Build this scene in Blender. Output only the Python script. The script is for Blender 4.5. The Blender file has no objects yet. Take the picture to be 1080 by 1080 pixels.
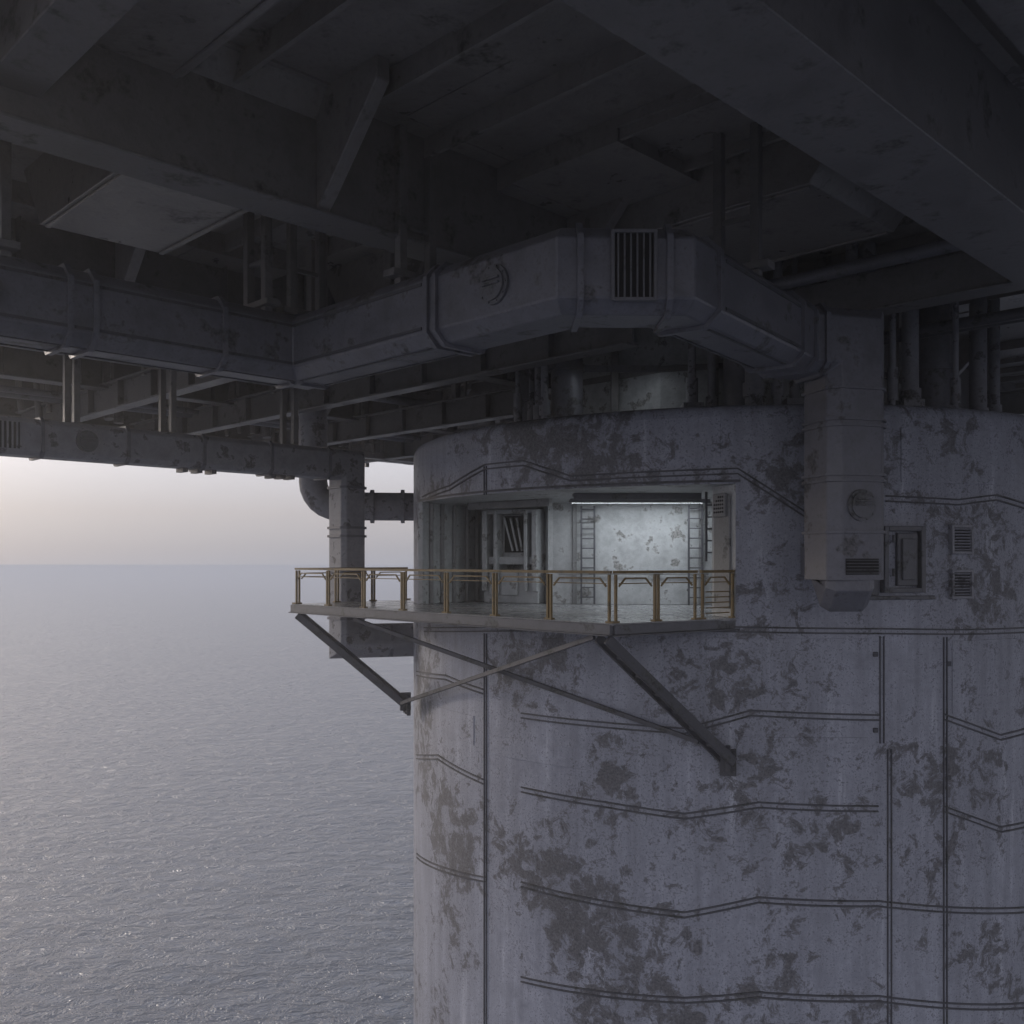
import bpy, math, random
from mathutils import Vector, Matrix
import bmesh
random.seed(7)
H=30.0
S2=math.sqrt(0.5)
sc=bpy.context.scene
sc.view_settings.view_transform='Standard'
sc.view_settings.look='None'
sc.view_settings.exposure=0

# ---------------------------------------------------------------- materials
def nodes(name):
    m=bpy.data.materials.new(name); m.use_nodes=True
    nt=m.node_tree; nt.nodes.clear()
    out=nt.nodes.new('ShaderNodeOutputMaterial')
    b=nt.nodes.new('ShaderNodeBsdfPrincipled')
    nt.links.new(b.outputs[0],out.inputs[0])
    return m,nt,b,out
def ramp(nt,fac,stops):
    r=nt.nodes.new('ShaderNodeValToRGB')
    e=r.color_ramp.elements
    while len(e)<len(stops): e.new(0.5)
    for i,(p,c) in enumerate(stops):
        e[i].position=p
        e[i].color=(c,c,c,1) if not isinstance(c,tuple) else (c[0],c[1],c[2],1)
    nt.links.new(fac,r.inputs[0]); return r.outputs[0]
def noise(nt,vec,scale,detail=4,rough=0.6,dist=0.0):
    n=nt.nodes.new('ShaderNodeTexNoise')
    n.inputs['Scale'].default_value=scale; n.inputs['Detail'].default_value=detail
    n.inputs['Roughness'].default_value=rough; n.inputs['Distortion'].default_value=dist
    nt.links.new(vec,n.inputs['Vector']); return n.outputs[0]
def mapping(nt,scale):
    g=nt.nodes.new('ShaderNodeNewGeometry'); mp=nt.nodes.new('ShaderNodeMapping')
    mp.inputs['Scale'].default_value=scale
    nt.links.new(g.outputs['Position'],mp.inputs[0]); return mp.outputs[0]
def mth(nt,op,a,b=None):
    n=nt.nodes.new('ShaderNodeMath'); n.operation=op
    for i,v in enumerate((a,b)):
        if v is None: continue
        if isinstance(v,(int,float)): n.inputs[i].default_value=v
        else: nt.links.new(v,n.inputs[i])
    return n.outputs[0]
def mixc(nt,f,a,b):
    n=nt.nodes.new('ShaderNodeMix'); n.data_type='RGBA'
    for s,v in ((0,f),(6,a),(7,b)):
        if isinstance(v,(int,float)): n.inputs[s].default_value=v
        elif isinstance(v,tuple): n.inputs[s].default_value=(v[0],v[1],v[2],1)
        else: nt.links.new(v,n.inputs[s])
    return n.outputs[2]
def weathered(name,base,dark,lo=0.52,hi=0.58,scale=0.9,streak=0.4,rough=(0.45,0.8),metal=0.0,bump=0.3,rich=False):
    m,nt,b,out=nodes(name)
    P=mapping(nt,(1,1,1))
    mid=noise(nt,P,scale,8 if rich else 4,0.75 if rich else 0.68,0.5 if rich else 0.0)
    fine=noise(nt,P,scale*9,3,0.7)
    tone=ramp(nt,mid,[(0.3,tuple(c*0.70 for c in base)),(0.68,tuple(min(1,c*1.18) for c in base))])
    if rich:
        big=noise(nt,P,0.33,2,0.5)
        PS=mapping(nt,(2.2,2.2,0.16))
        st=noise(nt,PS,1.3,5,0.7)
        v=mth(nt,'ADD',mth(nt,'MULTIPLY',mid,0.72),mth(nt,'MULTIPLY',big,0.42))
        c=mixc(nt,ramp(nt,st,[(0.42,0.0),(0.72,streak)]),tone,tuple(x*0.38 for x in base))
        c=mixc(nt,ramp(nt,st,[(0.30,0.6),(0.40,0.0)]),c,(0.52,0.53,0.59))
        sp=ramp(nt,mth(nt,'ADD',mth(nt,'MULTIPLY',fine,0.6),mth(nt,'MULTIPLY',v,0.4)),[(0.555,0.0),(0.59,0.85)])
        c=mixc(nt,sp,c,tuple(x*0.30+y*0.5 for x,y in zip(base,dark)))
    else:
        v=mid; c=mixc(nt,ramp(nt,fine,[(0.55,0.0),(0.75,streak)]),tone,tuple(x*0.4 for x in base))
    patch=ramp(nt,v,[(lo,0.0),(hi,1.0)])
    dk=mixc(nt,ramp(nt,fine,[(0.38,0.0),(0.62,1.0)]),tuple(x*0.5 for x in dark),tuple(x*2.3 for x in dark))
    c=mixc(nt,mth(nt,'MULTIPLY',patch,0.88),c,dk)
    nt.links.new(c,b.inputs['Base Color'])
    nt.links.new(ramp(nt,mid,[(0.3,rough[0]),(0.7,rough[1])]),b.inputs['Roughness'])
    b.inputs['Metallic'].default_value=metal
    bp=nt.nodes.new('ShaderNodeBump'); bp.inputs['Strength'].default_value=bump; bp.inputs['Distance'].default_value=0.015
    nt.links.new(fine,bp.inputs['Height']); nt.links.new(bp.outputs[0],b.inputs['Normal'])
    return m
M_LEG=weathered('leg_paint',(0.335,0.345,0.41),(0.07,0.068,0.074),0.592,0.637,2.4,0.5,(0.34,0.66),0.0,0.45,True)
M_SEAM=weathered('seam_steel',(0.085,0.085,0.10),(0.04,0.04,0.04),0.5,0.6,2,0.3,(0.4,0.7),0.2)
M_DUCT=weathered('duct_steel',(0.155,0.155,0.18),(0.055,0.052,0.055),0.57,0.64,1.6,0.55,(0.32,0.58),0.15)
M_DUCTL=weathered('duct_pale_paint',(0.27,0.27,0.30),(0.07,0.066,0.07),0.56,0.61,2.4,0.45,(0.4,0.7),0.05)
M_DECK=weathered('deck_steel',(0.245,0.228,0.222),(0.095,0.09,0.086),0.56,0.65,0.8,0.5,(0.24,0.48),0.0,0.7)
M_GIRD=weathered('girder_steel',(0.165,0.157,0.16),(0.065,0.06,0.06),0.57,0.65,1.2,0.45,(0.34,0.62),0.0)
M_PLAT=weathered('platform_steel',(0.14,0.14,0.155),(0.06,0.06,0.06),0.56,0.63,1.8,0.35,(0.4,0.65),0.1)
M_FLOOR=weathered('floor_plate',(0.27,0.27,0.28),(0.12,0.115,0.11),0.58,0.68,1.6,0.2,(0.16,0.38),0.0,0.15)
M_ROOM=weathered('room_paint',(0.43,0.44,0.45),(0.14,0.135,0.13),0.57,0.62,2.2,0.35,(0.4,0.65))
M_CAB=weathered('cabinet_paint',(0.22,0.22,0.225),(0.07,0.07,0.07),0.58,0.64,2,0.3,(0.4,0.6))
M_YEL=weathered('yellow_paint',(0.22,0.148,0.055),(0.09,0.07,0.042),0.50,0.62,3.5,0.45,(0.4,0.65))
M_BLK,nt,b,_=nodes('dark_opening'); b.inputs['Base Color'].default_value=(0.012,0.012,0.014,1); b.inputs['Roughness'].default_value=0.8
def lampmat(n,s):
    m,nt,b,_=nodes(n); b.inputs['Base Color'].default_value=(0.8,0.85,0.9,1)
    b.inputs['Emission Color'].default_value=(0.88,0.95,1.0,1); b.inputs['Emission Strength'].default_value=s; return m

# ---------------------------------------------------------------- mesh helper
def empty(name,loc=(0,0,0)):
    e=bpy.data.objects.new(name,None); e.location=(loc[0],loc[1],loc[2]+H)
    sc.collection.objects.link(e); e.empty_display_size=0.5; return e
class MB:
    def __init__(s): s.v=[]; s.f=[]; s.sm=[]
    def add(s,vs,fs,smooth=False):
        o=len(s.v); s.v+=[Vector(x) for x in vs]
        s.f+=[tuple(i+o for i in f) for f in fs]; s.sm+=[smooth]*len(fs)
    def box(s,c,size,ax=None):
        c=Vector(c)
        if ax is None: ax=(Vector((1,0,0)),Vector((0,1,0)),Vector((0,0,1)))
        hx,hy,hz=size[0]/2,size[1]/2,size[2]/2
        vs=[c+ax[0]*(i*hx)+ax[1]*(j*hy)+ax[2]*(k*hz) for k in(-1,1) for j in(-1,1) for i in(-1,1)]
        s.add(vs,[(0,2,3,1),(4,5,7,6),(0,1,5,4),(2,6,7,3),(0,4,6,2),(1,3,7,5)])
    def beam(s,p0,p1,w,h,up=(0,0,1),off=0.0,lat=0.0):
        p0=Vector(p0);p1=Vector(p1);d=(p1-p0);L=d.length;d.normalize()
        l=d.cross(Vector(up)).normalized(); n=l.cross(d).normalized()
        s.box((p0+p1)/2+n*off+l*lat,(L,w,h),(d,l,n))
    def ibeam(s,p0,p1,w,h,t=0.05,up=(0,0,1)):
        s.beam(p0,p1,w,t,up,h/2-t/2); s.beam(p0,p1,w,t,up,-h/2+t/2); s.beam(p0,p1,t*0.8,h-2*t,up)
    def cyl(s,p0,p1,r,n=16,r1=None):
        p0=Vector(p0);p1=Vector(p1);d=(p1-p0).normalized()
        a=Vector((0,0,1)) if abs(d.z)<0.9 else Vector((1,0,0))
        l=d.cross(a).normalized();m=d.cross(l); r1=r if r1 is None else r1
        vs=[]
        for p,rr in((p0,r),(p1,r1)):
            for i in range(n):
                t=2*math.pi*i/n; vs.append(p+l*(math.cos(t)*rr)+m*(math.sin(t)*rr))
        s.add(vs,[(i,(i+1)%n,n+(i+1)%n,n+i) for i in range(n)],n>12)
        s.add(vs,[tuple(range(n))[::-1],tuple(range(n,2*n))])
    def sweep(s,path,prof,lat=None,smooth=False):
        path=[Vector(p) for p in path]; d=(path[1]-path[0]).normalized()
        l=Vector(lat).normalized() if lat else d.cross(Vector((0,0,1))).normalized()
        n=l.cross(d).normalized()
        ring=[path[0]+l*a+n*b for a,b in prof]; rings=[ring]
        for i in range(1,len(path)):
            d=(path[i]-path[i-1]).normalized()
            nn=d if i==len(path)-1 else (d+(path[i+1]-path[i]).normalized()).normalized()
            ring=[v+d*((path[i]-v).dot(nn)/d.dot(nn)) for v in ring]; rings.append(ring)
        k=len(prof); vs=[v for r in rings for v in r]; fs=[]
        for i in range(len(rings)-1):
            for j in range(k): fs.append((i*k+j,i*k+(j+1)%k,(i+1)*k+(j+1)%k,(i+1)*k+j))
        s.add(vs,fs,smooth)
        s.add(vs,[tuple(range(k))[::-1],tuple(range((len(rings)-1)*k,len(rings)*k))])
    def obj(s,name,mat,parent=None,bevel=0.0):
        me=bpy.data.meshes.new(name)
        me.from_pydata([(v.x,v.y,v.z+H) for v in s.v],[],s.f); me.update()
        bm=bmesh.new(); bm.from_mesh(me); bmesh.ops.recalc_face_normals(bm,faces=bm.faces); bm.to_mesh(me); bm.free()
        for p,q in zip(me.polygons,s.sm): p.use_smooth=q
        me.materials.append(mat)
        o=bpy.data.objects.new(name,me); sc.collection.objects.link(o)
        if parent:
            o.parent=parent; o.matrix_parent_inverse=Matrix.Translation(-parent.location)
        if bevel>0:
            md=o.modifiers.new('bevel','BEVEL'); md.width=bevel; md.segments=1; md.limit_method='ANGLE'; md.angle_limit=math.radians(40)
        return o
def UV(a,b,z=0.0): return Vector(((a+b)*S2,(b-a)*S2,z))
U=Vector((S2,-S2,0)); V=Vector((S2,S2,0)); Z=Vector((0,0,1))
def chamf(w,h,c):
    w/=2;h/=2
    return [(-w,-h+c),(-w,h-c),(-w+c,h),(w-c,h),(w,h-c),(w,-h+c),(w-c,-h),(-w+c,-h)]

# ---------------------------------------------------------------- leg
CX,CY,R=6.5,29.2,9.48
FL,CE,TOP=-1.19,1.63,3.3
def wp(th,z,off=0.0):
    t=math.radians(th); return Vector((CX+(R+off)*math.cos(t),CY+(R+off)*math.sin(t),z))
def W(px,py):
    k=(px-540)/1000.0
    a=1+k*k; bq=-2*(k*CX+CY); c=CX*CX+CY*CY-R*R
    disc=max(0.0,bq*bq-4*a*c); y=(-bq-math.sqrt(disc))/(2*a); x=k*y
    return (math.degrees(math.atan2(y-CY,x-CX))%360, (592-py)/1000.0*y)
leg=empty('rig_leg_tower',(CX,CY,-30))
O0,O1=199.0,259.0
mb=MB()
zs=[-30.2,-24,-18,-12,-8,-5,-3,FL-0.17,CE,2.4,3.06]
lev=[(z,0.0) for z in zs]+[(3.16,-0.02),(3.25,-0.07),(3.30,-0.17)]
for (z,o) in lev:
    for t in range(360): mb.v.append(wp(t,z,o))
for j in range(len(lev)-1):
    for i in range(360):
        if j==7 and O0<=i<O1: continue
        mb.f.append((j*360+i,j*360+(i+1)%360,(j+1)*360+(i+1)%360,(j+1)*360+i)); mb.sm.append(True)
mb.f.append(tuple((len(lev)-1)*360+i for i in range(360))); mb.sm.append(False)
mb.obj('leg_shell',M_LEG,leg)
mb=MB()
def strip(mb,pts,w=0.045,h=0.035):
    P=[]
    for (a,za),(b_,zb) in zip(pts[:-1],pts[1:]):
        n=max(1,int(abs(b_-a)/1.5))
        for i in range(n): P.append((a+(b_-a)*i/n,za+(zb-za)*i/n))
    P.append(pts[-1])
    rows=[]
    for i,(t,z) in enumerate(P):
        q0=P[max(0,i-1)];q1=P[min(len(P)-1,i+1)]
        dx=(q1[0]-q0[0])*math.pi/180*R; dz=q1[1]-q0[1]; L=math.hypot(dx,dz) or 1
        nx,nzv=-dz/L,dx/L
        dt=nx*w/2/R*180/math.pi; dzz=nzv*w/2
        rows.append([wp(t-dt,z-dzz,-0.01),wp(t-dt,z-dzz,h),wp(t+dt,z+dzz,h),wp(t+dt,z+dzz,-0.01)])
    vs=[v for r in rows for v in r]; fs=[]
    for i in range(len(rows)-1):
        for j in range(4): fs.append((4*i+j,4*i+(j+1)%4,4*i+4+(j+1)%4,4*i+4+j))
    fs+= [(0,1,2,3),tuple(range(4*len(rows)-4,4*len(rows)))]
    mb.add(vs,fs)
def dbl(pix,gap=0.11,w=0.032,h=0.035):
    pts=[W(*p) for p in pix]
    strip(mb,pts,w,h); strip(mb,[(t,z-gap) for t,z in pts],w,h)
dbl([(446,524),(475,512),(512,490),(552,486),(602,502),(700,497),(778,494),(866,551)])
dbl([(934,523),(1010,527),(1050,522),(1100,538)])
dbl([(448,662),(640,658),(770,661),(930,663),(1020,664),(1100,661)],0.1)
dbl([(550,752),(640,762),(722,768),(792,749),(928,754)])
dbl([(995,753),(1055,775),(1100,762)])
dbl([(440,708),(470,712),(510,727)])
dbl([(440,796),(462,796),(510,822)])
dbl([(550,830),(640,846),(722,858),(800,846),(926,850)])
dbl([(995,850),(1055,872),(1100,862)])
dbl([(440,900),(512,925)]); dbl([(550,930),(722,962),(800,946),(926,950),(1100,955)])
dbl([(550,1030),(722,1052),(800,1046),(926,1050),(1100,1055)])
for px,y0,y1 in ((511,492,522),(511,668,1100),(928,671,784),(995,672,1100),(936,790,1100)):
    t,k=W(px,y0); k1=W(px,y1)[1]
    for d in (0,0.5):
        a=wp(t+d,k,0.012); b2=wp(t+d,k1,0.012); nr=(a-Vector((CX,CY,a.z))).normalized()
        mb.beam(a,b2,0.022,0.03,up=nr)
strip(mb,[(O0-1.2,CE+0.06),(O1+0.6,CE+0.06)],0.05,0.03)
mb.obj('leg_seams',M_SEAM,leg)
mb=MB()
def cplate(x0,y0,x1,y1,off):
    t0,za=W(x0,y0); t1,zb=W(x1,y1); zb=min(zb,za-0.2)
    n=max(2,int((t1-t0)/1.0)); vs=[]
    for i in range(n+1):
        t=t0+(t1-t0)*i/n
        vs+=[wp(t,za,-0.01),wp(t,za,off),wp(t,zb,off),wp(t,zb,-0.01)]
    fs=[]
    for i in range(n):
        for j in range(3): fs.append((4*i+j,4*i+j+1,4*i+5+j,4*i+4+j))
    fs+=[(0,1,2,3),(4*n,4*n+1,4*n+2,4*n+3)]
    mb.add(vs,fs)
cplate(560,672,700,742,0.018); cplate(1004,676,1075,746,0.02); cplate(520,775,700,820,0.016); cplate(745,672,915,742,0.02)
cplate(950,450,1060,512,0.018); cplate(640,445,760,482,0.015); cplate(450,740,500,786,0.016); cplate(745,775,915,835,0.018)
cplate(790,580,860,645,0.02)
mb.obj('leg_weld_plates',M_LEG,leg,0.004)
def wlouver(frame,dark,px,py,w,h,n):
    th,z=W(px,py)
    c=wp(th,z,0.0); nr=(c-Vector((CX,CY,c.z))).normalized(); l=Z.cross(nr)
    dark.box(c+nr*0.02,(w,h,0.05),(l,Z,nr))
    for sx in(-1,1): frame.box(c+l*sx*(w/2+0.03)+nr*0.05,(0.06,h+0.12,0.12),(l,Z,nr))
    for sz in(-1,1): frame.box(c+Z*sz*(h/2+0.03)+nr*0.05,(w,0.06,0.12),(l,Z,nr))
    for i in range(n):
        zz=-h/2+(i+0.5)*h/n
        t=(Z*0.6+nr*0.8).normalized(); t2=l.cross(t)
        frame.box(c+Z*zz+nr*0.075,(w,0.018,h/n*0.8),(l,t2,t))
fr=MB(); dk=MB()
wlouver(fr,dk,1012,569,0.46,0.5,8); wlouver(fr,dk,1012,616,0.46,0.5,8)
fr.obj('louver_frames',M_DUCTL,leg,0.006); dk.obj('louver_backing',M_BLK,leg)
hb=MB(); th,z=W(950,590)
c=wp(th,z,0.0); nr=(c-Vector((CX,CY,c.z))).normalized(); l=Z.cross(nr)
for sx in(-1,1): hb.box(c+l*sx*0.42+nr*0.08,(0.1,1.38,0.2),(l,Z,nr))
for sz in(-1,1): hb.box(c+Z*sz*0.64+nr*0.08,(0.74,0.1,0.2),(l,Z,nr))
hb.box(c+nr*0.05+l*0.1,(0.46,1.1,0.1),(l,Z,nr)); hb.box(c+nr*0.13+l*0.1,(0.3,0.86,0.06),(l,Z,nr))
for k in(-1,1): hb.cyl(c+nr*0.1+l*(-0.22)+Z*(0.35*k),c+nr*0.1+l*(-0.22)+Z*(0.35*k+0.16),0.03)
hb.box(c+nr*0.03-l*0.62,(0.2,1.5,0.06),(l,Z,nr)); hb.box(c+nr*0.03-Z*0.8,(1.5,0.08,0.1),(l,Z,nr))
hb.obj('leg_hatch',M_PLAT,leg,0.012)
pb=MB()
for px,py in ((1000,700),(1000,820),(923,690),(923,770)):
    th,z=W(px,py); c=wp(th,z,0.02); n=(c-Vector((CX,CY,c.z))).normalized(); pb.box(c,(0.1,0.1,0.05),(Z.cross(n),Z,n))
pb.obj('leg_lugs',M_SEAM,leg,0.01)

# ---- recessed room
room=MB()
Lo=wp(O0,0); Ro=wp(O1,0)
pl=[Vector((Lo.x,Lo.y)),Vector((-0.95,29.0)),Vector((-0.55,28.2)),Vector((1.05,27.3)),Vector((1.15,26.6)),Vector((5.55,26.1)),Vector((4.95,21.0)),Vector((4.38,20.75)),Vector((Ro.x,Ro.y))]
t=0.14
for i in range(len(pl)-1):
    p,q=pl[i],pl[i+1]; d=(q-p).normalized(); n=Vector((-d.y,d.x))
    cc=(pl[0]+pl[5])/2
    if n.dot(p-cc)<0: n=-n
    room.beam((p.x+n.x*t/2,p.y+n.y*t/2,(FL+CE)/2),(q.x+n.x*t/2,q.y+n.y*t/2,(FL+CE)/2),t,CE-FL-0.004)
room.obj('room_walls',M_ROOM,leg)
def prism(mb,poly,z0,z1):
    n=len(poly); vs=[(p[0],p[1],z0) for p in poly]+[(p[0],p[1],z1) for p in poly]
    mb.add(vs,[tuple(range(n))[::-1],tuple(range(n,2*n))]+[(i,(i+1)%n,n+(i+1)%n,n+i) for i in range(n)])
arc=[wp(O0+ i*(O1-O0)/30,0,-0.03) for i in range(31)]
poly=[(p.x,p.y) for p in arc]+[(5.0,20.9),(5.7,26.25),(1.2,27.6),(-0.9,29.3)]
mc=MB(); prism(mc,poly,CE,CE+0.2); mc.obj('room_ceiling',M_ROOM,leg)
mf=MB(); prism(mf,poly,FL-0.17,FL-0.006); mf.obj('room_floor',M_FLOOR,leg)
ri=MB()
for x in (1.75,5.2):
    y=26.6-(x-1.15)*0.1136
    ri.box((x,y-0.05,(FL+CE)/2),(0.12,0.1,CE-FL-0.01))
ri.beam((1.3,26.50,-0.35),(5.4,26.03,-0.35),0.04,0.05)
for i,k in enumerate((0.12,0.3,0.5,0.72,0.9)):
    p=Vector((Lo.x,Lo.y,0)).lerp(Vector((-0.95,29.0,0)),k)
    ri.box((p.x+0.04,p.y-0.03,(FL+CE)/2),(0.1,0.1,CE-FL-0.01))
ri.beam((-1.2,26.6,CE-0.1),(1.0,24.6,CE-0.1),0.14,0.19)
ri.obj('room_ribs',M_CAB,leg,0.01)
jb=MB(); jd=(Vector((4.38,20.75,0))-Vector((Ro.x,Ro.y,0))).normalized(); jn=Vector((-jd.y,jd.x,0))
if jn.x>0: jn=-jn
jc=(Vector((4.38,20.75,0))+Vector((Ro.x,Ro.y,0)))/2
jb.box(jc+jn*0.03+Z*0.2,(0.6,0.05,2.4),(jd,jn,Z)); jb.box(jc+jn*0.09+Z*1.2,(0.45,0.07,0.5),(jd,jn,Z))
jb.obj('jamb_panel',M_CAB,leg,0.01)
jk=MB()
for i in range(5):
    for j in range(5):
        if i+j<7:
            p=jc+jn*0.127+jd*(-0.16+0.08*i)+Z*(1.05+0.08*j); jk.cyl(p,p+jn*0.01,0.022,8)
jk.obj('jamb_perforations',M_BLK,leg)

def lampfix(x,y,z,w,d,n,s,visor=0.0):
    e=empty('ceiling_light_fixture',(x,y,z))
    m=MB(); m.box((x,y,z),(w+0.15,d+0.1,0.055))
    if visor: m.box((x,y-d/2-0.07,z-visor/2),(w+0.15,0.03,visor+0.05))
    m.obj('lamp_housing',M_PLAT,e)
    m=MB()
    for i in range(n): m.box((x,y-d/2+(i+0.5)*d/n,z-0.038),(w,d/n*0.7,0.012))
    m.obj('lamp_tubes',lampmat('lamp_tube_glow',s),e)
lampfix(3.35,25.1,CE-0.03,3.5,0.6,2,13.0,0.055)
lampfix(3.0,22.9,CE-0.03,2.9,0.35,1,9.0,0.095)
lampfix(2.75,24.0,4.9,1.7,0.2,1,6.0,0.12)

def ladder(x,y,z0,z1,w=0.36):
    e=empty('wall_ladder',(x,y,z0)); m=MB()
    for s in(-1,1): m.box((x+s*w/2,y,(z0+z1)/2),(0.05,0.05,z1-z0))
    n=int((z1-z0)/0.27)
    for i in range(n): m.cyl((x-w/2+0.02,y,z0+0.2+i*0.27),(x+w/2-0.02,y,z0+0.2+i*0.27),0.017,8)
    for zz in (z0+0.4,z1-0.4):
        for s in(-1,1): m.box((x+s*w/2,y+0.1,zz),(0.04,0.16,0.04))
    m.obj('ladder_rails_and_rungs',M_SEAM,e)
ladder(2.1,26.25,FL,CE-0.1); ladder(5.0,25.85,FL,CE-0.1)
ladder(4.55,21.6,0.0,CE-0.05,0.25)

cab=empty('control_cabinet',(0.2,27,FL)); m=MB(); d=(Vector((1.05,26.9,0))-Vector((-0.7,27.8,0))).normalized(); n=Vector((d.y,-d.x,0))
cc=Vector((0.1,27.35,0))
m.box(cc+Z*(FL+0.45),(1.75,0.6,0.9),(d,n,Z))
for s,w in((-0.8,0.16),(0.8,0.16),(-0.45,0.1),(0.52,0.1)): m.box(cc+d*s+n*0.08+Z*0.3,(w,0.7,2.3),(d,n,Z))
m.box(cc+Z*1.42+n*0.05,(1.75,0.65,0.12),(d,n,Z)); m.box(cc+n*0.02+Z*0.02,(1.6,0.5,0.22),(d,n,Z))
m.box(cc-n*0.1+Z*0.7,(1.6,0.2,1.3),(d,n,Z))
m.box(cc+n*0.36+Z*(-0.62),(0.5,0.05,0.7),(d,n,Z)); m.box(cc+n*0.36-d*0.5+Z*(-0.62),(0.3,0.05,0.7),(d,n,Z))
m.obj('cabinet_body',M_ROOM,cab,0.015)
m=MB(); m.box(cc+n*0.05+d*0.03+Z*0.78,(0.66,0.1,1.05),(d,n,Z)); m.obj('cabinet_window',M_BLK,cab)
m=MB()
for i in range(3):
    m.beam(cc+n*0.16+d*(-0.28+0.2*i)+Z*1.25,cc+n*0.16+d*(0.0+0.15*i)+Z*0.3,0.05,0.05)
m.obj('cabinet_window_bars',M_ROOM,cab)

# ---------------------------------------------------------------- balcony
F=Vector((1.9,18.1,0)); L=Vector((-6.15,26.5,0)); Rr=Vector((4.72,19.98,0))
Bk=L+V*4.2
bal=empty('cantilever_balcony',(0,22,FL))
arc=[wp(O0-6+i*(O1-O0+6)/30,0,0.004) for i in range(31)]
poly=[(F.x,F.y),(L.x,L.y),(Bk.x,Bk.y)]+[(p.x,p.y) for p in arc]
m=MB(); prism(m,poly,FL-0.05,FL); m.obj('balcony_floor',M_FLOOR,bal)
m=MB()
def edge(p,q,h=0.2,w=0.1,z=FL-0.12): m.beam((p.x,p.y,z),(q.x,q.y,z),w,h)
edge(L,F); edge(F+Vector((0.05,0.03,0)),Rr,0.19); edge(L,Bk,0.19)
m.beam((L.x,L.y,FL-0.23),(F.x,F.y,FL-0.23),0.24,0.03); m.beam((F.x,F.y,FL-0.235),(Rr.x,Rr.y,FL-0.235),0.24,0.03)
dFL=(F-L).normalized(); inn=Vector((-dFL.y,dFL.x,0))
if inn.dot(Vector((CX,CY,0))-F)<0: inn=-inn
for i in range(1,12):
    p=L.lerp(F,i/12); s=0.1; q=p+inn*s
    while (Vector((q.x-CX,q.y-CY)).length>R+0.05) and s<5: s+=0.05; q=p+inn*s
    m.beam((p.x+inn.x*0.06,p.y+inn.y*0.06,FL-0.12),(q.x,q.y,FL-0.12),0.07,0.13)
for k in(0.6,1.05):
    a=L+inn*k+dFL*0.1; b_=F+inn*k-dFL*0.3
    m.beam((a.x,a.y,FL-0.085),(b_.x,b_.y,FL-0.085),0.05,0.06)
m.obj('balcony_edge_beams',M_PLAT,bal,0.008)
m=MB()
def chan(p,q,w=0.34,h=0.2):
    p=Vector(p);q=Vector(q); dd=(q-p).normalized(); l=dd.cross(Z).normalized()
    m.beam(p+l*w/2,q+l*w/2,0.09,h); m.beam(p-l*w/2,q-l*w/2,0.09,h)
    for k in range(1,7):
        c=p.lerp(q,k/7); m.box(c,(0.08,w-0.09,h*0.6),(dd,l,l.cross(dd)))
chan((1.75,18.3,FL-0.3),(4.5,19.72,-4.15)); chan((-5.95,26.45,FL-0.3),(-2.93,26.35,-3.98))
for p,q in (((-4.1,24.55,FL-0.3),(3.85,19.55,-3.72)),((-3.05,26.1,-3.9),(1.6,18.45,FL-0.28))):
    m.beam(p,q,0.07,0.10)
for c in ((4.5,19.75,-4.2),(-2.95,26.4,-4.0)):
    cv=Vector(c); nr=(cv-Vector((CX,CY,cv.z))).normalized(); l=Z.cross(nr); m.box(cv-nr*0.05,(0.34,0.55,0.1),(l,Z,nr)); m.box(cv+nr*0.02+Z*0.1,(0.1,0.5,0.3),(l,Z,nr))
    for sx in(-1,1):
        for sz in(-1,1): m.cyl(cv+l*sx*0.12+Z*sz*0.2,cv+l*sx*0.12+Z*sz*0.2+nr*0.06,0.03,8)
m.obj('balcony_struts',M_SEAM,bal,0.008)

rail=empty('safety_railing',(0,22,FL)); m=MB()
def run(p,q,n,extra=False):
    d=(q-p).normalized(); hh=0.98
    m.beam((p.x,p.y,FL+hh),(q.x,q.y,FL+hh),0.07,0.055)
    for i in range(n+1):
        c=p.lerp(q,i/n)
        for s in (-1,1):
            if (i==0 and s<0) or (i==n and s>0): continue
            e_=c+d*0.045*s; m.box((e_.x,e_.y,FL+hh/2-0.02),(0.045,0.05,hh-0.05),(d,Z.cross(d),Z))
        m.box((c.x,c.y,FL+0.02),(0.2,0.12,0.035),(d,Z.cross(d),Z))
    for i in range(n):
        a=p.lerp(q,i/n)+d*0.12; b_=p.lerp(q,(i+1)/n)-d*0.12
        def P(v,z): return (v.x,v.y,FL+z)
        c1=0.16
        m.beam(P(a+d*c1,0.86),P(b_-d*c1,0.86),0.03,0.03)
        m.beam(P(a,0.70),P(a+d*c1,0.86),0.03,0.03); m.beam(P(b_,0.70),P(b_-d*c1,0.86),0.03,0.03)
        m.beam(P(a,0.04),P(a,0.70),0.03,0.03); m.beam(P(b_,0.04),P(b_,0.70),0.03,0.03)
        m.beam(P(a,0.76),P(b_,0.76),0.02,0.02)
        if extra:
            for k in range(5): m.beam(P(a+d*0.02,0.12+0.11*k),P(b_-d*0.02,0.12+0.11*k),0.025,0.025)
Li=L+Vector((0.1,0.02,0)); Fi=F+Vector((0,0.1,0))
run(Li,Fi,7); run(Fi+Vector((0.06,0.04,0)),Rr+Vector((-0.95,-0.62,0)),2); run(Rr+Vector((-0.85,-0.55,0)),Rr+Vector((-0.05,-0.02,0)),1,True); run(Li+V*0.07,L+V*4.1,3)
m.obj('railing_bars',M_YEL,rail)

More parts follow.
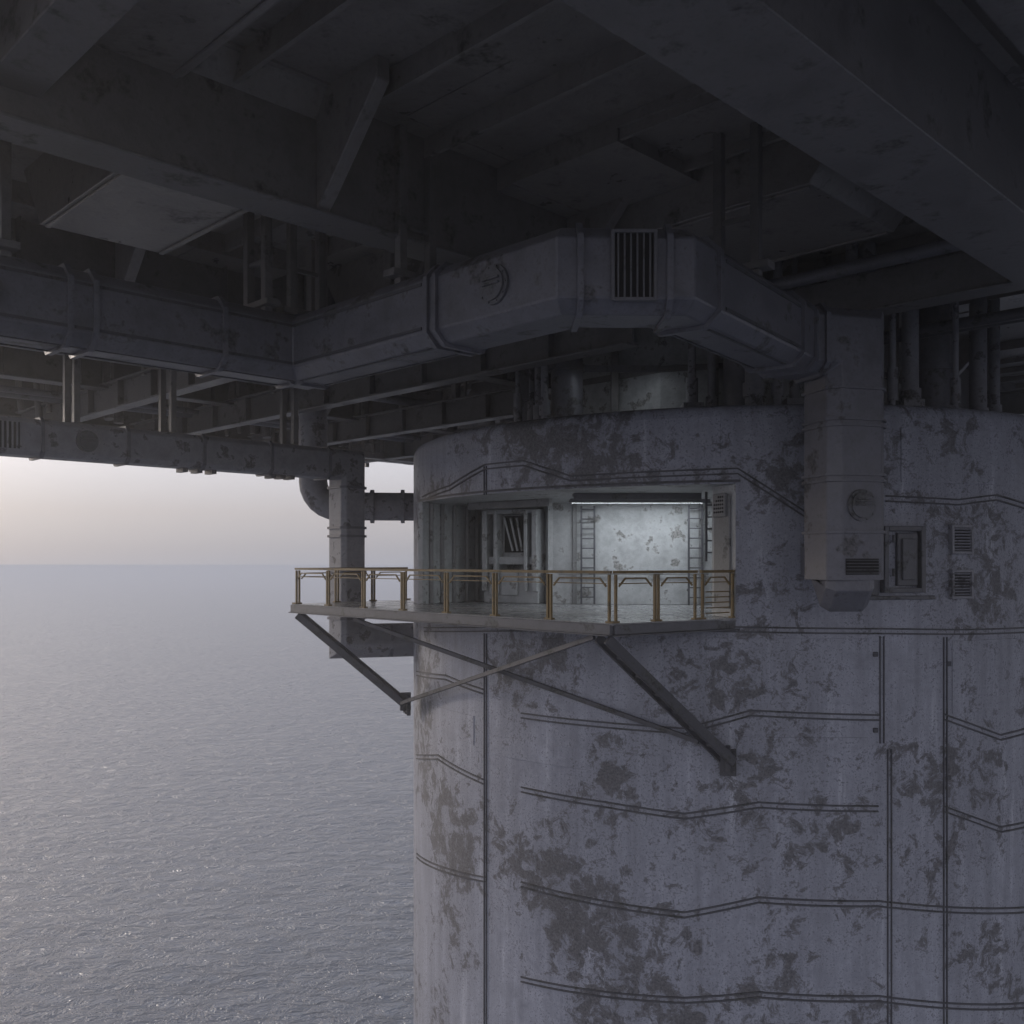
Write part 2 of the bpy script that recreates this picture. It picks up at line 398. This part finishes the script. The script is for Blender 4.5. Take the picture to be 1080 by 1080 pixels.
# ---------------------------------------------------------------- ducts
def flange(m,p,d,l,w,h,c,s=0.09,t=0.1):
    p=Vector(p);d=Vector(d).normalized()
    m.sweep([p-d*t/2,p+d*t/2],chamf(w+2*s,h+2*s,c+s*0.4),lat=l)
D1=empty('ventilation_duct',(0,15,4.15)); zc=4.15; w,h,c=1.15,1.25,0.2
P=[Vector((-18.34,4.86,zc)),Vector((-4.2,19,zc)),Vector((0.86,13.94,zc)),Vector((2.3,13.98,zc)),Vector((5.3,18.0,zc)),Vector((6.4,18.3,zc)),Vector((6.4,18.3,-0.35))]
m=MB(); m.sweep(P,chamf(w,h,c)); m.obj('duct_body',M_DUCT,D1,0.02)
m=MB()
def fl(i,k,s=0.06,t=0.09):
    a,b_=P[i],P[i+1]; d=(b_-a).normalized(); m_=a.lerp(b_,k)
    l=(P[5]-P[4]).normalized().cross(Z) if abs(d.z)>0.9 else d.cross(Z)
    flange(m,m_,d,l,w,h,c,s,t)
for k in (0.52,0.64,0.765,0.785,0.9,0.985): fl(0,k)
for k in (0.03,0.64,0.67): fl(1,k)
for k in (0.06,0.94): fl(2,k)
for k in (0.1,0.8,0.93): fl(3,k)
fl(4,0.35)
for k in (0.2,0.33,0.355,0.56,0.585,0.80): fl(5,k,0.045,0.05)
m.obj('duct_flanges',M_DUCT,D1,0.015)
m=MB()
for i,k0,k1 in ((0,0.3,0.98),(1,0.05,0.62),(3,0.15,0.78)):
    a=P[i].lerp(P[i+1],k0); b_=P[i].lerp(P[i+1],k1); d=(b_-a).normalized(); l=d.cross(Z)
    for s in(-1,1):
        m.beam(a+l*s*(w/2+0.008)+Z*0.36,b_+l*s*(w/2+0.008)+Z*0.36,0.02,0.05)
        m.beam(a+l*s*(w/2+0.008)-Z*0.36,b_+l*s*(w/2+0.008)-Z*0.36,0.02,0.05)
    for s in (-0.3,0.3): m.beam(a+l*s-Z*(h/2+0.008),b_+l*s-Z*(h/2+0.008),0.05,0.02)
m.obj('duct_edge_trim',M_SEAM,D1)
m=MB()
def cover(p,n,r=0.27):
    p=Vector(p);n=Vector(n).normalized(); l=n.cross(Z).normalized()
    m.cyl(p,p+n*0.05,r,32); m.cyl(p+n*0.05,p+n*0.09,r*0.8,32)
    m.beam(p+n*0.11-l*r*0.6,p+n*0.11+l*r*0.6,0.04,0.04); m.beam(p+n*0.11-l*r*0.6+Z*0.08,p+n*0.11+l*r*0.6+Z*0.08,0.04,0.04)
    for i in range(10):
        a=i*0.628; q=p+l*(math.cos(a)*r*0.9)+Z*(math.sin(a)*r*0.9); m.cyl(q+n*0.05,q+n*0.075,0.018,6)
q=P[1].lerp(P[2],0.86); cover(q-V*(w/2),-V,0.3)
q=P[0].lerp(P[1],0.7); cover(q+U*(w/2),U,0.3)
dd=(P[5]-P[4]).normalized(); nf=dd.cross(Z).normalized()
if nf.y>0: nf=-nf
cover(Vector((6.38,18.3,1.05))+nf*(w/2),nf,0.3)
m.obj('duct_inspection_covers',M_PLAT,D1,0.01)
m=MB(); k=MB()
gf=Vector((0,-1,0)); gc=Vector((1.72,13.96-w/2,zc+0.02)); gx=Vector((1,0,0))
k.box(gc+gf*0.004,(0.56,0.03,0.92),(gx,gf,Z))
for sx in(-1,1): m.box(gc+gx*sx*0.30+gf*0.03,(0.05,0.07,1.0),(gx,gf,Z))
for sz in(-1,1): m.box(gc+Z*sz*0.48+gf*0.03,(0.55,0.07,0.05),(gx,gf,Z))
for i in range(6): m.box(gc+gx*(-0.225+0.09*i)+gf*0.04,(0.022,0.05,0.91),(gx,gf,Z))
gc=Vector((6.4,18.3,-0.1))+nf*(w/2); lx=Z.cross(nf)
k.box(gc+nf*0.004,(0.7,0.03,0.3),(lx,nf,Z))
for i in range(5): m.box(gc+Z*(-0.12+0.06*i)+nf*0.03,(0.7,0.04,0.015),(lx,nf,Z))
m.obj('duct_grilles',M_PLAT,D1,0.004); k.obj('duct_grille_backing',M_BLK,D1)
m=MB()
m.box((6.4,19.3,0.0),(0.8,1.1,0.6)); m.box((6.4,19.2,2.6),(0.2,1.0,0.2)); m.box((6.4,19.2,1.6),(0.2,1.0,0.2))
m.sweep([(6.4,18.3,-0.35),(6.4,18.3,-0.36),(6.4,18.55,-0.62)],chamf(w*0.8,h*0.8,0.15),lat=(1,0,0))
m.obj('duct_wall_brackets',M_DUCT,D1,0.015)
m=MB()
for i,k_,top in ((0,0.62,7.6),(0,0.72,7.6),(0,0.95,7.6),(1,0.02,7.6),(1,0.5,7.6),(3,0.5,7.6)):
    a=P[i].lerp(P[i+1],k_); d=(P[i+1]-P[i]).normalized(); l=d.cross(Z)
    for s in(-1,1): m.box(a+l*s*0.33+Z*((top-zc)/2+0.3),(0.16,0.16,top-zc-0.6),(d,l,Z))
    m.box(a+Z*0.75,(0.3,1.2,0.12),(d,l,Z)); m.box(a+Z*1.6,(0.08,0.6,0.08),(d,l,Z))
m.obj('duct_hangers',M_GIRD,D1,0.01)

D2=empty('ventilation_duct',(-5,28,2.85)); w2=0.86
Q=[Vector((-19.1,14.36,2.87)),Vector((-4.96,28.5,2.87)),Vector((-4.96,28.5,-2.4)),Vector((-2.2,29.3,-2.4))]
m=MB(); m.sweep(Q,chamf(w2,w2,0.12)); m.obj('duct_body',M_DUCTL,D2,0.02)
m=MB()
for k_ in (0.3,0.56,0.66,0.76,0.86,0.955):
    flange(m,Q[0].lerp(Q[1],k_),V,V.cross(Z),w2,w2,0.12,0.05,0.08)
for z_ in (2.2,1.0,0.75,-0.3,-1.7): flange(m,(-4.96,28.5,z_),(0,0,-1),V.cross(Z),w2,w2,0.12,0.05,0.07)
for k_ in (0.45,0.8):
    d=(Q[3]-Q[2]).normalized(); flange(m,Q[2].lerp(Q[3],k_),d,d.cross(Z),w2,w2,0.12,0.05,0.07)
m.obj('duct_flanges',M_DUCT,D2,0.01)
m=MB(); cover(Q[0].lerp(Q[1],0.61)+U*(w2/2),U,0.26); m.obj('duct_inspection_covers',M_PLAT,D2,0.01)
m=MB(); k=MB(); gc=Q[0].lerp(Q[1],0.515)+U*(w2/2)
k.box(gc+U*0.004,(0.8,0.03,0.6),(V,U,Z))
for i in range(8): m.box(gc+V*(-0.36+0.1*i)+U*0.03,(0.04,0.04,0.62),(V,U,Z))
m.obj('duct_grille',M_DUCTL,D2); k.obj('duct_grille_backing',M_BLK,D2)
m=MB()
for k_ in (0.74,0.76,0.78,0.87,0.885,0.9):
    m.box(Q[0].lerp(Q[1],k_)-Z*(w2/2+0.05),(0.14,0.4,0.12),(V,U,Z))
for k_ in (0.35,0.6,0.72,0.9):
    for s in(-1,1): m.box(Q[0].lerp(Q[1],k_)+U*s*0.3+Z*2.6,(0.14,0.14,4.3),(V,U,Z))
m.obj('duct_hangers_and_clips',M_GIRD,D2)

pipe=empty('round_pipe',(-5,31,2)); m=MB(); r=0.46
circ=[(math.cos(2*math.pi*i/20)*r,math.sin(2*math.pi*i/20)*r) for i in range(20)]
pp=[(-6.5,31,6.5),(-6.5,31,2.6)]
for i in range(1,6):
    a=math.pi/2*i/6; pp.append((-6.5+0.8*(1-math.cos(a)),31,2.6-0.8*math.sin(a)))
pp+=[(-5.7,31,1.8),(-1.5,31.6,1.8)]
m.sweep(pp,circ,lat=(0,1,0),smooth=True)
for x in (-4.6,-3.6): m.cyl((x-0.05,31.16,1.8),(x+0.07,31.17,1.8),r+0.09,24)
m.cyl((-6.5,31,3.0),(-6.5,31,3.12),r+0.09,24)
m.obj('pipe_body',M_DUCTL,pipe)

# ---------------------------------------------------------------- deck (rig grid is turned 45 degrees)
deck=empty('rig_deck_underside',(0,20,7.6)); DZ=7.6
A0,A1,B0,B1=-40,35,-25,50; cs=2.5
def inside(a,b_):
    X=(a+b_)*S2; Y=(b_-a)*S2
    return Y>-3 and X>-0.56*Y-4.5 and A0<=a<=A1 and B0<=b_<=B1
m=MB()
for i in range(int((A1-A0)/cs)):
    for j in range(int((B1-B0)/cs)):
        a=A0+cs*(i+.5); b_=B0+cs*(j+.5)
        if not inside(a,b_): continue
        if abs(a+26)<3 and abs(b_-32)<3: continue
        rr=random.Random((i//2)*31+(j//3)*17).choice((0,0.05,0.12,0.3,0.55))
        dz=rr+random.choice((0,0.02,0.04))
        m.box(UV(a,b_,DZ+0.3-dz/2),(cs,cs,0.6+dz),(U,V,Z))
m.obj('deck_plates',M_DECK,deck)
def clip(fixed,lo,hi,kind):
    t=lo; good=[]
    while t<=hi:
        if inside(*( (fixed,t) if kind=='v' else (t,fixed) )): good.append(t)
        t+=0.25
    return (good[0],good[-1]) if len(good)>4 else None
m=MB()
for x in range(40):
    b_=x*1.85-24.4
    r_=clip(b_,A0,A1,'u')
    if not r_: continue
    if 28.5<b_<35.5: m.beam(UV(A0,b_,DZ-0.25),UV(-29.8,b_,DZ-0.25),0.08,0.5)
    else: m.beam(UV(r_[0],b_,DZ-0.25),UV(r_[1],b_,DZ-0.25),0.08,0.5)
m.obj('deck_joists',M_DECK,deck)
m=MB()
def gird(p,q,w_,h_,t_=0.07,stiff=2.2,solid=False):
    if solid:
        m.beam(p,q,w_,h_-0.1); m.beam(p,q,w_+0.2,0.05,off=-h_/2+0.025)
        return
    m.ibeam(p,q,w_,h_,t_)
    p=Vector(p);q=Vector(q);d=(q-p);n=int(d.length/stiff);d.normalize();l=d.cross(Z)
    for i in range(1,n):
        c_=p.lerp(q,i/n)
        for s in(-1,1): m.box(c_+l*s*(w_/4+t_*0.2),(0.03,w_/2-t_*0.5,h_-2*t_-0.004),(d,l,Z))
for a in (-39.7,-31,-21,-13.2,-5.2,2.5,11,20,30):
    zz=6.55 if a!=-5.2 else 6.35
    r_=clip(a,B0,B1,'v')
    if r_: gird(UV(a,r_[0],zz),UV(a,r_[1],zz),0.6 if a!=-5.2 else 1.1,2*(7.55-zz),solid=(a>-15))
for b_,az,ae in ((12.4,-39,-13),(16.8,-39,-13),(22.2,-39,-21),(27.5,-39,-10),(20.2,-13,12),(38,-39,25),(49.7,-39,33),(4.0,-39,30)):
    zz=5.25 if b_ in(12.4,16.8,22.2,27.5) else 5.85 if b_ in(20.2,38) else 6.7
    hh=0.9 if zz<6.4 else 1.5
    r_=clip(b_,az,ae,'u')
    if r_: gird(UV(r_[0],b_,zz),UV(r_[1],b_,zz),0.45,hh,0.06,solid=(b_ in(20.2,4.0)))
m.obj('deck_girders',M_GIRD,deck,0.012)
m=MB()
for b_ in (12.4,16.8,22.2,27.5):
    for a in (-37,-34,-31,-28,-25,-22,-19,-16):
        m.box(UV(a,b_,6.6),(0.22,0.22,2.0),(U,V,Z))
        if (int(a)+int(b_))%2: m.box(UV(a+0.5,b_,6.6),(0.1,0.1,2.0),(U,V,Z))
def haunch(a,b_,dirv,s=1.6,zt=7.5):
    p=UV(a,b_,0); l=Z.cross(dirv)*0.12
    tri=[p+Z*zt,p+dirv*s+Z*zt,p+dirv*s+Z*(zt-0.35),p+dirv*0.25+Z*(zt-1.7),p+Z*(zt-1.9)]
    vs=[v+l for v in tri]+[v-l for v in tri]
    m.add(vs,[tuple(range(5)),tuple(range(5,10))[::-1]]+[(i,(i+1)%5,5+(i+1)%5,5+i) for i in range(5)])
for a in (-31,-21,-13.2):
    for b_ in (8,14,20,26,33):
        haunch(a+0.3,b_+0.6,U); haunch(a-0.3,b_+0.6,-U)
for (a,b_,la,lb,zb) in ((-16,7.4,7,2.4,6.2),(-25,9.2,7,2.2,6.4),(-9.8,16.6,6,3.4,6.4),(2,24.5,14,2.6,5.7),(-1.5,13.5,7,4.0,6.7),(-17.5,14.6,5,3.0,6.0),(-26,19.5,7,3.0,6.3),(-12,3.5,9,5.5,6.9),(5,16,8,5,6.9),(-5,8,6,6,7.0)):
    p=UV(a,b_,0); hh=DZ-zb; s_=min(hh,1.0)
    pr=[(-la/2,0.0),(-la/2+s_,-hh),(la/2-s_,-hh),(la/2,0.0)]
    vs=[p+U*x+V*(lb/2)+Z*(DZ+z_) for x,z_ in pr]+[p+U*x-V*(lb/2)+Z*(DZ+z_) for x,z_ in pr]
    m.add(vs,[(0,1,2,3),(7,6,5,4)]+[(i,(i+1)%4,4+(i+1)%4,4+i) for i in range(4)])
    for s in(-1,1):
        m.beam(p+U*(-la/2+s_+0.05)+V*s*(lb/2-0.12)+Z*(zb-0.02),p+U*(la/2-s_-0.05)+V*s*(lb/2-0.12)+Z*(zb-0.02),0.1,0.05)
m.obj('deck_posts_and_boxes',M_DECK,deck,0.015)
m=MB()
for b_,z_,r_ in ((18.6,6.0,0.14),(24.5,5.9,0.14),(25,5.9,0.1)):
    m.cyl(UV(-39,b_,z_),UV(20,b_,z_),r_,14)
for a,z_,r_ in ((-34,5.6,0.18),(-33.4,5.6,0.11),(-27.5,5.9,0.16)):
    r2=clip(a,B0,48,'v'); m.cyl(UV(a,r2[0],z_),UV(a,r2[1],z_),r_,14)
m.obj('deck_pipework',M_DUCT,deck)
m=MB(); random.seed(3); b_=3
while b_<B1:
    wd=random.choice((0.12,0.2,0.3,0.6,1.2)); g=random.choice((0.15,0.3,0.5,0.8))
    zb=random.choice((5.2,5.5,5.9,4.9))
    m.box(UV(-39.9-random.random()*0.3,b_+wd/2,(zb+7.6)/2),(0.12,wd,7.6-zb),(U,V,Z)); b_+=wd+g
a=A0
while a<A1:
    wd=random.choice((0.12,0.2,0.4,0.9,1.8)); g=random.choice((0.15,0.3,0.6,0.9))
    zb=random.choice((3.8,4.4,5.2,4.9))
    m.box(UV(a+wd/2,49.9+random.random()*0.3,(zb+7.6)/2),(wd,0.12,7.6-zb),(U,V,Z)); a+=wd+g
m.beam(UV(-39.9,3,5.4),UV(-39.9,B1,5.4),0.5,0.35); m.beam(UV(A0,49.9,5.0),UV(A1,49.9,5.0),0.5,0.4)
m.beam(UV(-36,3,4.95),UV(-36,40,4.95),0.35,0.3)
for i in range(58):
    bb=3+i*0.65+random.random()*0.5; m.cyl(UV(-36+random.random(),bb,4.9+random.random()*0.5),UV(-36+random.random()*0.3,bb,7.6),random.choice((0.07,0.1,0.18)),10)
m.obj('deck_edge_fascia',M_DECK,deck)

for i,(x,y) in enumerate([(1.45,25.0),(5.6,23.2),(11.1,25.0),(13.2,30),(3,33),(0.6,29.5)]):
    e=empty('support_column',(x,y,TOP)); m=MB(); m.cyl((x,y,TOP+0.02),(x,y,7.6),0.42,24); m.cyl((x,y,TOP),(x,y,TOP+0.15),0.62,24)
    m.cyl((x,y,5.0),(x,y,5.15),0.5,24); m.cyl((x,y,6.9),(x,y,7.55),0.45,24,0.8); m.obj('column_shaft',M_DUCT,e)
m=MB(); e=empty('riser_pipe_bundle',(6.5,26,TOP))
random.seed(5)
for i in range(26):
    t_=math.radians(200+i*6.0+random.random()*3); rr=7.6-random.random()*1.6
    x,y=CX+rr*math.cos(t_),CY+rr*math.sin(t_); r_=random.choice((0.07,0.1,0.14,0.2))
    if abs(x-2.75)<1.1 and y<25.5: continue
    m.cyl((x,y,TOP),(x,y,7.6),r_,14)
    m.cyl((x,y,TOP+0.5),(x,y,TOP+0.62+random.random()*0.7),r_+0.05,14)
    if i%4==0: m.box((x,y,TOP+0.3),(0.5,0.5,0.6))
m.obj('risers',M_DUCTL,e)
m=MB(); e=empty('machinery_housing',(6.5,29.2,TOP))
m.cyl((CX,CY,TOP),(CX,CY,7.6),5.3,12); m.obj('housing_walls',M_ROOM,e,0.03)
m=MB()
for i in range(12):
    t_=2*math.pi*(i+0.5)/12; m.box((CX+5.3*math.cos(t_),CY+5.3*math.sin(t_),5.4),(0.2,0.2,4.2))
m.cyl((CX,CY,4.9),(CX,CY,5.05),5.4,12)
m.obj('housing_ribs',M_GIRD,e,0.01)

# ---------------------------------------------------------------- sea
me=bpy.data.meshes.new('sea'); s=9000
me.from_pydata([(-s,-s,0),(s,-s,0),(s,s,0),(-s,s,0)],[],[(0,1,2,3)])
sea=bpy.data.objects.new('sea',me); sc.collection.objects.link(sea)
mt,nt,b,out=nodes('sea_water')
b.inputs['Base Color'].default_value=(0.075,0.10,0.15,1); b.inputs['Roughness'].default_value=0.07; b.inputs['IOR'].default_value=1.33
n1=noise(nt,mapping(nt,(0.42,0.6,1)),1.0,4,0.68,0.4); n2=noise(nt,mapping(nt,(0.07,0.11,1)),1.0,2,0.5)
hh=mth(nt,'ADD',mth(nt,'MULTIPLY',n1,2.3),mth(nt,'MULTIPLY',n2,2.6))
bp=nt.nodes.new('ShaderNodeBump'); bp.inputs['Strength'].default_value=1.0; bp.inputs['Distance'].default_value=1.4
nt.links.new(hh,bp.inputs['Height']); nt.links.new(bp.outputs[0],b.inputs['Normal'])
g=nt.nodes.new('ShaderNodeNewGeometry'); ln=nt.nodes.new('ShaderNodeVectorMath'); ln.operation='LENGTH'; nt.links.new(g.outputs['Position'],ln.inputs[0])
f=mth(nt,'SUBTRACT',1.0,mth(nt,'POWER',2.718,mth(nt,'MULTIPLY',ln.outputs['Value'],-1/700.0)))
haze_em=nt.nodes.new('ShaderNodeEmission'); haze_em.inputs[0].default_value=(0.395,0.405,0.475,1)  # distance haze painted into the water as emission, growing away from the rig
mx=nt.nodes.new('ShaderNodeMixShader'); nt.links.new(f,mx.inputs[0]); nt.links.new(b.outputs[0],mx.inputs[1]); nt.links.new(haze_em.outputs[0],mx.inputs[2]); nt.links.new(mx.outputs[0],out.inputs[0])
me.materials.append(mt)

# ---------------------------------------------------------------- sea mist hanging around the rig (real homogeneous volume)
m=MB(); m.box((-20,28,-9),(90,75,32))
mv=bpy.data.materials.new('sea_mist_volume'); mv.use_nodes=True; nt=mv.node_tree; nt.nodes.clear()
o_=nt.nodes.new('ShaderNodeOutputMaterial'); vs_=nt.nodes.new('ShaderNodeVolumeScatter')
vs_.inputs['Color'].default_value=(1,0.98,0.97,1); vs_.inputs['Density'].default_value=0.0034; vs_.inputs['Anisotropy'].default_value=0.55
nt.links.new(vs_.outputs[0],o_.inputs['Volume'])
m.obj('sea_mist',mv)

# ---------------------------------------------------------------- sky + sun
EL,AZ=math.radians(13),math.radians(-58)
sd=Vector((math.sin(AZ)*math.cos(EL),math.cos(AZ)*math.cos(EL),math.sin(EL)))
w_=bpy.data.worlds.new('World'); sc.world=w_; w_.use_nodes=True; nt=w_.node_tree; nt.nodes.clear()
out=nt.nodes.new('ShaderNodeOutputWorld')
sky=nt.nodes.new('ShaderNodeTexSky'); sky.sky_type='NISHITA'; sky.sun_disc=False; sky.sun_elevation=EL; sky.sun_rotation=AZ; sky.dust_density=1; sky.air_density=1
bg1=nt.nodes.new('ShaderNodeBackground'); bg1.inputs[1].default_value=0.01; nt.links.new(sky.outputs[0],bg1.inputs[0])
tc=nt.nodes.new('ShaderNodeTexCoord'); sp=nt.nodes.new('ShaderNodeSeparateXYZ'); nt.links.new(tc.outputs['Generated'],sp.inputs[0])
hz=ramp(nt,sp.outputs[2],[(0.0,(0.385,0.40,0.475)),(0.012,(0.40,0.405,0.47)),(0.05,(0.52,0.49,0.53)),(0.10,(0.72,0.70,0.76)),(0.35,(0.64,0.66,0.75)),(1.0,(0.40,0.45,0.55))])
dt=nt.nodes.new('ShaderNodeVectorMath'); dt.operation='DOT_PRODUCT'; nt.links.new(tc.outputs['Generated'],dt.inputs[0]); dt.inputs[1].default_value=sd
gl=mth(nt,'POWER',mth(nt,'MAXIMUM',dt.outputs['Value'],0.0),14.0)
gl=mth(nt,'MULTIPLY',gl,ramp(nt,sp.outputs[2],[(0.0,0.0),(0.12,1.0)]))
warm=mixc(nt,gl,(0,0,0),(2.0,1.65,1.35))
back_fill=mth(nt,'ADD',1.0,mth(nt,'MULTIPLY',ramp(nt,mth(nt,'MULTIPLY',sp.outputs[1],-1.0),[(0.0,0.0),(0.7,1.0)]),0.3))  # added fill: sky brightened behind the camera to lift duct and leg fronts
hb_=nt.nodes.new('ShaderNodeVectorMath'); hb_.operation='SCALE'; nt.links.new(hz,hb_.inputs[0]); nt.links.new(back_fill,hb_.inputs['Scale'])
ad=nt.nodes.new('ShaderNodeMix'); ad.data_type='RGBA'; ad.blend_type='ADD'; ad.inputs[0].default_value=1
nt.links.new(hb_.outputs[0],ad.inputs[6]); nt.links.new(warm,ad.inputs[7])
bg2=nt.nodes.new('ShaderNodeBackground'); bg2.inputs[1].default_value=1.0; nt.links.new(ad.outputs[2],bg2.inputs[0])
add=nt.nodes.new('ShaderNodeAddShader'); nt.links.new(bg1.outputs[0],add.inputs[0]); nt.links.new(bg2.outputs[0],add.inputs[1]); nt.links.new(add.outputs[0],out.inputs[0])
sl=bpy.data.lights.new('sun','SUN'); sl.energy=1.3; sl.angle=math.radians(10); sl.color=(1,0.89,0.78)
so=bpy.data.objects.new('sun',sl); sc.collection.objects.link(so); so.location=(-40,20,60); so.rotation_euler=sd.to_track_quat('Z','Y').to_euler()

# ---------------------------------------------------------------- camera
cd=bpy.data.cameras.new('camera'); cam=bpy.data.objects.new('camera',cd); sc.collection.objects.link(cam)
cam.location=(0,0,H); cam.rotation_euler=(math.radians(90),0,0)
cd.sensor_width=36; cd.lens=36*1000/1080; cd.shift_y=52/1080; cd.clip_start=0.1; cd.clip_end=20000
sc.camera=cam
